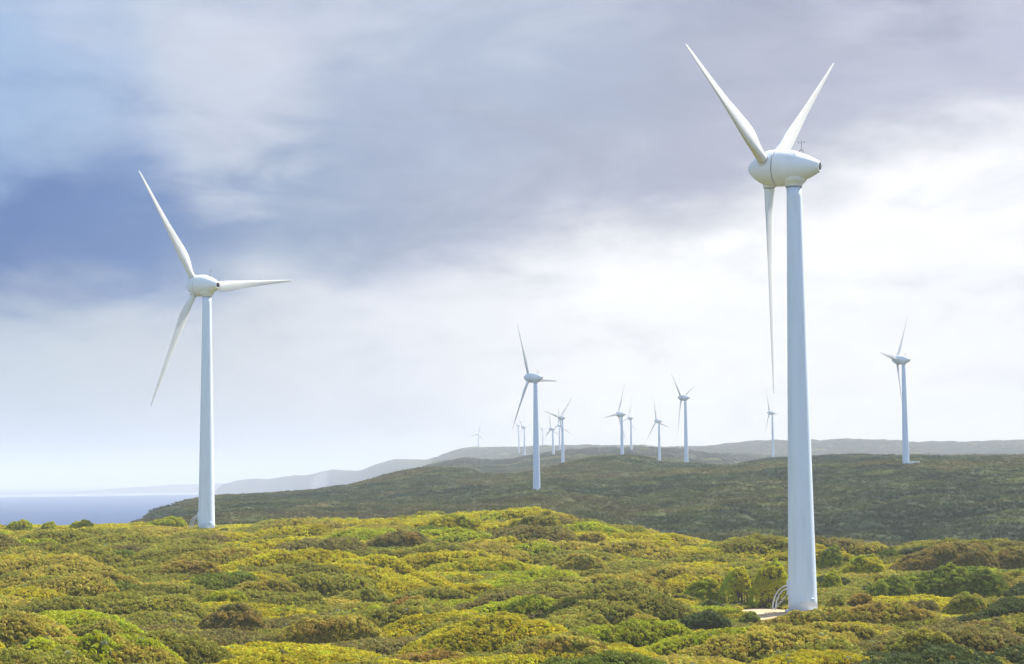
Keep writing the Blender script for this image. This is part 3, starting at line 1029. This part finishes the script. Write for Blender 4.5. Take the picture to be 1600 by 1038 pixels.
# ------------------------------------------------------------------ scrub of the shaded hill and the far hills
def far_scatter(name, N, r0, r1, sc, pal, label, seed, cov=1.0):
    g_ = np.random.default_rng(seed)
    r = np.sqrt(g_.uniform(r0 ** 2, r1 ** 2, N))
    az = g_.uniform(math.atan(-900 / FPX), math.atan(900 / FPX), N)
    x, y = r * np.sin(az), r * np.cos(az)
    z = T(x, y)
    k_ = z > 6
    for (tx, ty, rx, ry) in ((232, 1102, 17, 36), (338, 2500, 20, 60), (12.2, 1014, 4, 8), (150.7, 1672, 4, 8)):
        k_ &= np.hypot((x - tx) / rx, (y - ty) / ry) > 1
    x, y, z, r, az = x[k_], y[k_], z[k_], r[k_], az[k_]
    n = len(x)
    b_ = g_.uniform(0, 1, n) ** 2.2
    a = sc * (0.55 + 1.3 * b_) * (r / r0) ** 0.45
    hgt = sc * (0.24 + 0.38 * b_)
    siz = np.stack([a, a * g_.uniform(0.4, 0.65, n), hgt], 1)
    th = wind(800 + FPX * np.tan(az)) * 0.6 + g_.normal(0, 0.25, n)
    rot = np.stack([0 * th, 0 * th, th], 1)
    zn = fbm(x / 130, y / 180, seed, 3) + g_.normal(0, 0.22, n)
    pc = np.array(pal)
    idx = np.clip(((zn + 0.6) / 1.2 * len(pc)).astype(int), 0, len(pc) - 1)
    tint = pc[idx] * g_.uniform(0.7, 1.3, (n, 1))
    odd = g_.uniform(size=n) < 0.035
    tint[odd] = np.array([0.17, 0.19, 0.04])
    P = np.stack([x, y, z - 0.25], 1)
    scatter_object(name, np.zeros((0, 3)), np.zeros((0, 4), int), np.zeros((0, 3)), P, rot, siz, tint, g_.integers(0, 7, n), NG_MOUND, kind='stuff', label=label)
    print(name, n)


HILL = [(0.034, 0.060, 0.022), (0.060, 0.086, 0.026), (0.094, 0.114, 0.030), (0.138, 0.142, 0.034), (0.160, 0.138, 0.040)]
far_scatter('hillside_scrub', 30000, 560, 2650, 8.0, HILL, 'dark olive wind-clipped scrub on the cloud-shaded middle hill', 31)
far_scatter('distant_scrub', 24000, 2650, 5900, 13.0, [(0.035, 0.048, 0.025), (0.050, 0.062, 0.030), (0.070, 0.075, 0.034)], 'hazy scrub on the far ridge', 32)  # palette darkened to stand in for shade on the far ridge

# pale rock showing through on the middle hill
bm = bmesh.new()
for (Xp, r, nn) in ((580, 1350, 26), (568, 1300, 14), (1232, 900, 26), (1290, 880, 10), (905, 1080, 10), (1530, 700, 14), (1090, 1000, 8)):
    az0 = math.atan((Xp - 800) / FPX)
    for q in range(nn):
        r_ = r + rng.normal(0, r * 0.025)
        az = az0 + rng.normal(0, 0.0035)
        x, y = r_ * math.sin(az), r_ * math.cos(az)
        z = float(T(x, y))
        s = rng.uniform(0.4, 1.3)
        res = bmesh.ops.create_icosphere(bm, subdivisions=1, radius=1)
        for v in res['verts']:
            v.co = Vector((x + v.co.x * s * 1.8 * rng.uniform(0.8, 1.2), y + v.co.y * s, z + 1.3 + v.co.z * s * 0.9 * rng.uniform(0.7, 1.2)))
me = bpy.data.meshes.new('rocks')
bm.to_mesh(me)
bm.free()
me.materials.append(M_CONC)
link('rock_outcrops', me, kind='stuff', label='pale limestone rocks showing through the scrub of the middle hill')


# ------------------------------------------------------------------ wind turbines
def lathe(bm, prof, axis_o, ax, n=40, caps=True):
    """surface of revolution; prof = (distance along ax, radius)"""
    ax = Vector(ax).normalized()
    e1_ = ax.orthogonal().normalized()
    e2_ = ax.cross(e1_)
    rings = []
    for (s, r) in prof:
        c = Vector(axis_o) + ax * s
        rings.append([bm.verts.new(c + (e1_ * math.cos(2 * math.pi * k / n) + e2_ * math.sin(2 * math.pi * k / n)) * max(r, 1e-4)) for k in range(n)])
    for a, b in zip(rings, rings[1:]):
        for k in range(n):
            f = bm.faces.new((a[k], a[(k + 1) % n], b[(k + 1) % n], b[k]))
            f.smooth = True
    if caps:
        if prof[0][1] > 1e-3:
            bm.faces.new(rings[0][::-1])
        if prof[-1][1] > 1e-3:
            bm.faces.new(rings[-1])
    return rings


def tube(bm, pts, r, n=6):
    pts = [Vector(p) for p in pts]
    rings = []
    for i, p in enumerate(pts):
        d = (pts[min(i + 1, len(pts) - 1)] - pts[max(i - 1, 0)]).normalized()
        e1_ = d.orthogonal().normalized() if abs(d.y) > 0.9 else d.cross(Vector((0, 1, 0))).normalized()
        e2_ = d.cross(e1_)
        rings.append([bm.verts.new(p + (e1_ * math.cos(2 * math.pi * k / n) + e2_ * math.sin(2 * math.pi * k / n)) * r) for k in range(n)])
    for a, b in zip(rings, rings[1:]):
        for k in range(n):
            bm.faces.new((a[k], a[(k + 1) % n], b[(k + 1) % n], b[k])).smooth = True
    bm.faces.new(rings[0][::-1])
    bm.faces.new(rings[-1])


def box(bm, c, s, rotz=0.0):
    r = Matrix.Rotation(rotz, 4, 'Z')
    res = bmesh.ops.create_cube(bm, size=1)
    for v in res['verts']:
        v.co = Vector(c) + r @ Vector((v.co.x * s[0], v.co.y * s[1], v.co.z * s[2]))


def fin(bm, name, material):
    bmesh.ops.recalc_face_normals(bm, faces=bm.faces)
    me = bpy.data.meshes.new(name)
    bm.to_mesh(me)
    bm.free()
    me.materials.append(material)
    return me


# nacelle frame: +Y is the nose direction, origin at the centre of the body above the tower
TILT = rad(3)
AX = Vector((0, math.cos(TILT), math.sin(TILT)))
OV = 3.8                                     # rotor plane ahead of the tower axis
NOSE = OV + 3.2
bodyprof = [(0, 0.02), (0.08, 0.35), (0.3, 0.72), (0.76, 1.22), (1.3, 1.68), (1.9, 2.08), (2.6, 2.42), (3.3, 2.60)]
SEAM = 4.55


def body_pts(a, b, n):
    xs = np.linspace(a, b, n)
    t_ = [3.3, 3.62, 4.5, 5.7, 6.8, 7.8, 8.7, 9.5, 10.3, 11.0]
    r_ = [2.60, 2.64, 2.69, 2.68, 2.52, 2.24, 1.88, 1.55, 1.14, 0.76]
    # smooth through the measured radii
    return [(float(x), float(pchip(np.array(t_), np.array(r_), np.array([x]))[0])) for x in xs]


def hi_meshes(n, nb):
    """the shared meshes of one level of detail"""
    out = {}
    o = AX * NOSE
    bm = bmesh.new()
    lathe(bm, bodyprof + body_pts(3.35, SEAM - 0.045, 6), o, -AX, n)
    out['spinner'] = fin(bm, 'spinner', M_WHITE)
    bm = bmesh.new()
    lathe(bm, [(SEAM - 0.09, 2.62), (SEAM + 0.09, 2.62)], o, -AX, n)
    out['seam_ring'] = fin(bm, 'seam_ring', M_DARK)
    bm = bmesh.new()
    lathe(bm, body_pts(SEAM + 0.045, 11.0, max(10, n // 2)) + [(11.06, 0.70), (11.06, 0.60), (10.5, 0.58)], o, -AX, n)
    neck = [(-2.78, 1.18), (-2.62, 1.21), (-2.45, 1.32), (-2.28, 1.50), (-2.1, 1.70), (-1.9, 1.85), (-1.0, 1.9)]
    lathe(bm, neck, (0, 0, 0), (0, 0, 1), n, caps=False)
    out['nacelle'] = fin(bm, 'nacelle', M_WHITE)
    bm = bmesh.new()
    lathe(bm, [(10.52, 0.57), (11.00, 0.57), (11.02, 0.02)], o, -AX, n)
    out['exhaust_opening'] = fin(bm, 'exhaust_opening', M_DARK)
    bm = bmesh.new()
    lathe(bm, [(-2.90, 1.20), (-2.82, 1.22), (-2.76, 1.20)], (0, 0, 0), (0, 0, 1), n)
    out['yaw_ring'] = fin(bm, 'yaw_ring', M_SEAM)
    # wind mast on the nacelle roof
    bm = bmesh.new()
    yb = NOSE - 8.3
    zb = 2.05
    for s in (-1, 1):
        tube(bm, [(0.35 * s, yb + 0.3, zb), (0, yb, zb + 0.75)], 0.045, 5)
        tube(bm, [(0.35 * s, yb - 0.3, zb - 0.1), (0, yb, zb + 0.75)], 0.045, 5)
    tube(bm, [(0, yb, zb + 0.3), (0, yb, zb + 2.1)], 0.05, 5)
    tube(bm, [(0, yb - 0.45, zb + 1.45), (0, yb + 0.45, zb + 1.45)], 0.035, 5)
    tube(bm, [(0, yb - 0.45, zb + 1.45), (0, yb - 0.45, zb + 1.75)], 0.07, 6)
    tube(bm, [(0, yb + 0.45, zb + 1.45), (0, yb + 0.45, zb + 1.75)], 0.07, 6)
    out['wind_mast'] = fin(bm, 'wind_mast', M_SEAM)
    # blade, span along +Z, leading edge towards +X, nose side +Y
    bm = bmesh.new()
    st = [(2.2, 1.50, 1.0, 0), (2.9, 1.50, 1.0, 0), (3.6, 1.56, 0.94, 5), (4.6, 1.80, 0.76, 9), (5.8, 2.15, 0.56, 11), (7.0, 2.45, 0.42, 12), (8.5, 2.66, 0.34, 11), (10, 2.62, 0.29, 10), (12, 2.38, 0.26, 9),
          (14, 2.10, 0.23, 9), (18, 1.60, 0.20, 6), (22, 1.26, 0.18, 4), (26, 0.95, 0.17, 2.5), (29.5, 0.68, 0.16, 1.5), (31.8, 0.46, 0.16, 1), (32.7, 0.30, 0.16, 1), (33.0, 0.10, 0.2, 1)]
    zs = [s[0] for s in st]
    zz = np.unique(np.concatenate([np.array(zs), np.linspace(2.2, 33, nb * 2)]))
    ch, tk, tw_ = [pchip(np.array(zs), np.array([s[i] for s in st], float), zz) for i in (1, 2, 3)]
    rings = []
    for z, c, t_, w_ in zip(zz.tolist(), ch.tolist(), tk.tolist(), tw_.tolist()):
        rnd = np.clip((z - 2.9) / 3.5, 0, 1)
        rnd = rnd * rnd * (3 - 2 * rnd)
        off = 0.5 * (1 - rnd) + 0.30 * rnd              # pitch axis as share of chord from the leading edge
        ring = []
        ca_, sa2 = math.cos(rad(w_ + PITCHB)), math.sin(rad(w_ + PITCHB))
        for k in range(nb):
            a = 2 * math.pi * k / nb
            xc = 0.5 + 0.5 * math.cos(a)               # 1 at trailing edge
            circ = 0.5 * math.sin(a)
            yt = 5 * 1.0 * (0.2969 * math.sqrt(xc) - 0.126 * xc - 0.3516 * xc ** 2 + 0.2843 * xc ** 3 - 0.1015 * xc ** 4)
            foil = math.copysign(yt, math.sin(a)) * (1.15 if math.sin(a) > 0 else 0.85)
            yy = (circ * (1 - rnd) + foil * rnd) * t_ * c
            xx = (off - xc) * c
            ring.append(bm.verts.new((xx * ca_ - yy * sa2, xx * sa2 + yy * ca_, z)))
        rings.append(ring)
    for a, b in zip(rings, rings[1:]):
        for k in range(nb):
            bm.faces.new((a[k], a[(k + 1) % nb], b[(k + 1) % nb], b[k])).smooth = True
    bm.faces.new(rings[-1])
    out['blade'] = fin(bm, 'blade', M_BLADE)
    bm = bmesh.new()
    lathe(bm, [(1.2, 1.05), (2.55, 0.92), (2.80, 0.90), (2.80, 0.80)], (0, 0, 0), (0, 0, 1), nb)
    out['blade_collar'] = fin(bm, 'blade_collar', M_WHITE)
    bm = bmesh.new()
    lathe(bm, [(2.79, 0.80), (2.90, 0.80)], (0, 0, 0), (0, 0, 1), nb)
    out['blade_seal'] = fin(bm, 'blade_seal', M_SEAM)
    return out


PITCHB = -5
LOD_HI, LOD_LO = hi_meshes(64, 28), hi_meshes(24, 12)


def turbine(x, y, top, yaw, phase, label, lod, base=None, stairs=False, box_side=0, cut=0.0):
    """top = height of the nacelle axis above the sea; the tower runs down to the ground"""
    zg = float(T(x, y)) if base is None else base
    root = bpy.data.objects.new('wind_turbine', None)
    root.location = (x, y, zg)
    COL.objects.link(root)
    root['label'] = label
    root['category'] = 'wind turbine'
    root['group'] = 'wind turbines of the coastal wind farm'
    hh = top - zg
    ht = hh - 2.85
    n = 64 if lod is LOD_HI else 24
    bm = bmesh.new()
    rt, rb = 1.06, 2.08
    prof = []
    for k in range(41):
        s = k / 40
        r = rb + (rt - rb) * s ** 0.92
        prof.append((s * ht, r))
    if base is None:
        prof = [(-3.0, rb)] + prof
    lathe(bm, prof, (0, 0, 0), (0, 0, 1), n)
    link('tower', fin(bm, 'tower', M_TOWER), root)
    if lod is LOD_HI:
        for s in (0.09, 0.17, 0.42, 0.68):
            bm = bmesh.new()
            r = rb + (rt - rb) * s ** 0.92
            lathe(bm, [(s * ht - 0.045, r - 0.02), (s * ht - 0.03, r + 0.012), (s * ht + 0.03, r + 0.012), (s * ht + 0.045, r - 0.02)], (0, 0, 0), (0, 0, 1), n, caps=False)
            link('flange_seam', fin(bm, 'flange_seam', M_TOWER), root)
    # nacelle group: parts carry the yaw
    ry = Matrix.Translation((0, 0, hh)) @ Matrix.Rotation(rad(yaw), 4, 'Z')

    def part(nm, mtx=Matrix.Identity(4), parent=root):
        o = link(nm, lod[nm], parent)
        o.matrix_local = mtx
        return o
    keys = ['nacelle', 'spinner', 'seam_ring', 'exhaust_opening', 'yaw_ring', 'wind_mast']
    for k in keys:
        part(k, ry)
    hub = ry @ Matrix.Translation(AX * OV) @ Matrix.Rotation(TILT, 4, 'X')
    for k in range(3):
        q = rad(phase + 120 * k)
        # span = V cos q + H sin q ; leading edge = V sin q - H cos q ; third axis = nose direction
        mq = Matrix(((-math.cos(q), 0, math.sin(q), 0), (0, 1, 0, 0), (math.sin(q), 0, math.cos(q), 0), (0, 0, 0, 1)))
        b = part('blade', hub @ mq)
        if lod is LOD_HI:
            part('blade_collar', parent=b)
            part('blade_seal', parent=b)
    if stairs:
        # foundation and entrance stair with curved white handrails on the left
        bm = bmesh.new()
        lathe(bm, [(-1.5, 2.55), (0.06, 2.55), (0.12, 2.5)], (0, 0, 0), (0, 0, 1), 48)
        link('foundation', fin(bm, 'foundation', M_CONC), root)
        sa, ca = math.sin(rad(12)), -math.cos(rad(12))     # outward direction of the stair (towards -x, a little away)
        out_d = Vector((ca, sa, 0))
        sd = Vector((-out_d.y, out_d.x, 0))
        bm = bmesh.new()
        dh = 2.35
        box(bm, out_d * 2.06 + Vector((0, 0, dh + 0.9)), (0.22, 0.95, 2.0), math.atan2(out_d.y, out_d.x))
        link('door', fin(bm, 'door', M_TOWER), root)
        for s in (-1, 1):
            for k, off in enumerate((0.0, 0.45)):
                bm = bmesh.new()
                pts = []
                for i in range(15):
                    a = i / 14 * math.pi / 2
                    rx, rz = 2.3 - off * 0.95, dh + 1.15 - off
                    p_ = out_d * (1.98 + rx * math.cos(a)) + sd * 0.55 * s + Vector((0, 0, 0.05 + rz * math.sin(a)))
                    pts.append(p_)
                tube(bm, pts, 0.055, 8)
                link('handrail', fin(bm, 'handrail', M_WHITE), root)
        for i in range(9):
            bm = bmesh.new()
            f = i / 8
            box(bm, out_d * (2.2 + 1.75 * (1 - f)) + Vector((0, 0, 0.28 + (dh - 0.4) * f)), (0.26, 1.05, 0.05), math.atan2(out_d.y, out_d.x))
            link('tread', fin(bm, 'tread', M_STEEL), root)
        for k, az in enumerate((-8, 32)):
            bm = bmesh.new()
            a = rad(az - 90)
            dd = Vector((math.cos(a), math.sin(a), 0))
            c = dd * 2.10 + Vector((0, 0, 1.55))
            lathe(bm, [(0, 0.34), (0.16, 0.34), (0.22, 0.28), (0.22, 0.20), (0.14, 0.18)], c, dd, 24)
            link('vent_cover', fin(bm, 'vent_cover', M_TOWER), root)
    if box_side:
        bm = bmesh.new()
        box(bm, Vector((4.8 * box_side, -2.0, 1.9)), (5.4, 2.8, 3.4))
        bmesh.ops.bevel(bm, geom=bm.edges[:], offset=0.12, segments=2, affect='EDGES')
        link('transformer_box', fin(bm, 'transformer_box', M_WHITE), root)
        bm = bmesh.new()
        lathe(bm, [(-1, 3.4), (0.9, 3.4), (1.0, 3.2)], (0, 0, 0), (0, 0, 1), 24)
        link('foundation', fin(bm, 'foundation', M_CONC), root)
    return root


turbine(41.0, 275.5, 114.5, 60.8, -68.0, 'nearest and tallest white wind turbine, on the right beside a gravel clearing', LOD_HI, base=50.85, stairs=True)
turbine(-75.4, 473, 118.4, 50.6, -36.6, 'white wind turbine on the left crest in front of the sea, one blade pointing right', LOD_HI, base=58.3, stairs=True)
FAR = [
    (12.2, 1017, 123.2, 61.5, -29.2, 'white wind turbine in the middle of the picture, tallest on the shaded hill', 0),
    (229.1, 1123, 137.0, 61.2, -85.5, 'bluish wind turbine right of the nearest tower, with a white box at its foot', 1),
    (150.7, 1676, 139.0, 62.6, -50.5, 'white turbine on the ridge, rightmost of the ridge cluster left of the nearest tower', 0),
    (184.8, 2431, 140.6, 55.7, -17.1, 'small turbine on the ridge with one blade straight up, between a pair and the rightmost', 0),
    (176.8, 2877, 158.7, 54.2, 13.6, 'smaller right-hand turbine of the close pair on the ridge', 0),
    (104.4, 1843, 130.5, 60.8, 22.1, 'larger left-hand turbine of the close pair on the ridge, one blade reaching left', 0),
    (58.3, 2262, 140.8, 51.5, 43.1, 'turbine just right of the middle turbine with a blade raised to the right', 0),
    (57.0, 2740, 140.0, 58.2, -13.8, 'turbine right of the middle turbine, lower than its raised-blade neighbour', 0),
    (86.1, 3569, 167.6, 25.0, -0.4, 'faint turbine half hidden behind the one with a blade raised right', 0),
    (85.9, 5537, 211.4, 57.7, -45.1, 'very faint turbine just right of the middle tower', 0),
    (21.7, 3675, 168.0, 56.2, -41.7, 'small turbine left of the middle tower, standing below the far skyline', 0),
    (15.1, 5000, 207.6, 46.7, -57.6, 'faint turbine behind the far skyline, left of the middle tower', 0),
    (-103.5, 5750, 203.0, 20.0, 15.0, 'faint lone turbine on the far ridge, leftmost of the distant ones', 0),
    (341.7, 2530, 152.8, 62.4, -28.7, 'small turbine close left of the nearest tower, low on the hazy ridge', -1),
]
for (x, y, tp, yw, ph, lab, bs) in FAR:
    turbine(x, y, tp, yw, ph, lab, LOD_LO, box_side=bs)

# ------------------------------------------------------------------ the cloud that shades the middle hill (high above, out of frame)
ch = 900.0
u, v = np.meshgrid(np.linspace(-1, 1, 120), np.linspace(-1, 1, 120))
cxw, cyw = 800.0, 2060.0
ex, ey = 1500.0, 1000.0
rr = np.hypot(u, v) + 0.22 * fbm(u * 3, v * 3, 5, 4)
th_ = np.clip(1 - rr ** 2.2, 0, 1) ** 0.5
V1 = np.stack([u * ex + cxw, v * ey + cyw, ch + 60 * fbm(u * 5, v * 5, 6, 4) + 0 * u], -1).reshape(-1, 3)
V2 = V1.copy()
V2[:, 2] += (th_ * (190 + 120 * fbm(u * 6, v * 6, 8, 4))).ravel() + 1
Fq = grid_faces(120, 120)
kp = th_.ravel()[Fq].max(1) > 0
me = quick_mesh('cloud', np.concatenate([V1, V2]), np.concatenate([Fq[kp][:, ::-1], Fq[kp] + len(V1)]), M_CLOUD)
link('cloud', me, kind='structure')

# ------------------------------------------------------------------ haze
bm = bmesh.new()
bmesh.ops.create_cube(bm, size=1)
for v in bm.verts:
    v.co = Vector((v.co.x * 124000, v.co.y * 124000, -62 + (v.co.z + 0.5) * (62 + 268)))
me = bpy.data.meshes.new('haze')
bm.to_mesh(me)
bm.free()
mt, t = mat('sea_haze')
vol = t.n('ShaderNodeVolumePrincipled')
vol.inputs['Color'].default_value = (0.82, 0.87, 0.93, 1)
vol.inputs['Density'].default_value = 1.35e-4
vol.inputs['Anisotropy'].default_value = 0.0
t.n('ShaderNodeOutputMaterial', ins={'Volume': vol.outputs[0]})
me.materials.append(mt)
link('haze', me, kind='stuff', label='thin pale sea haze over the whole coast')
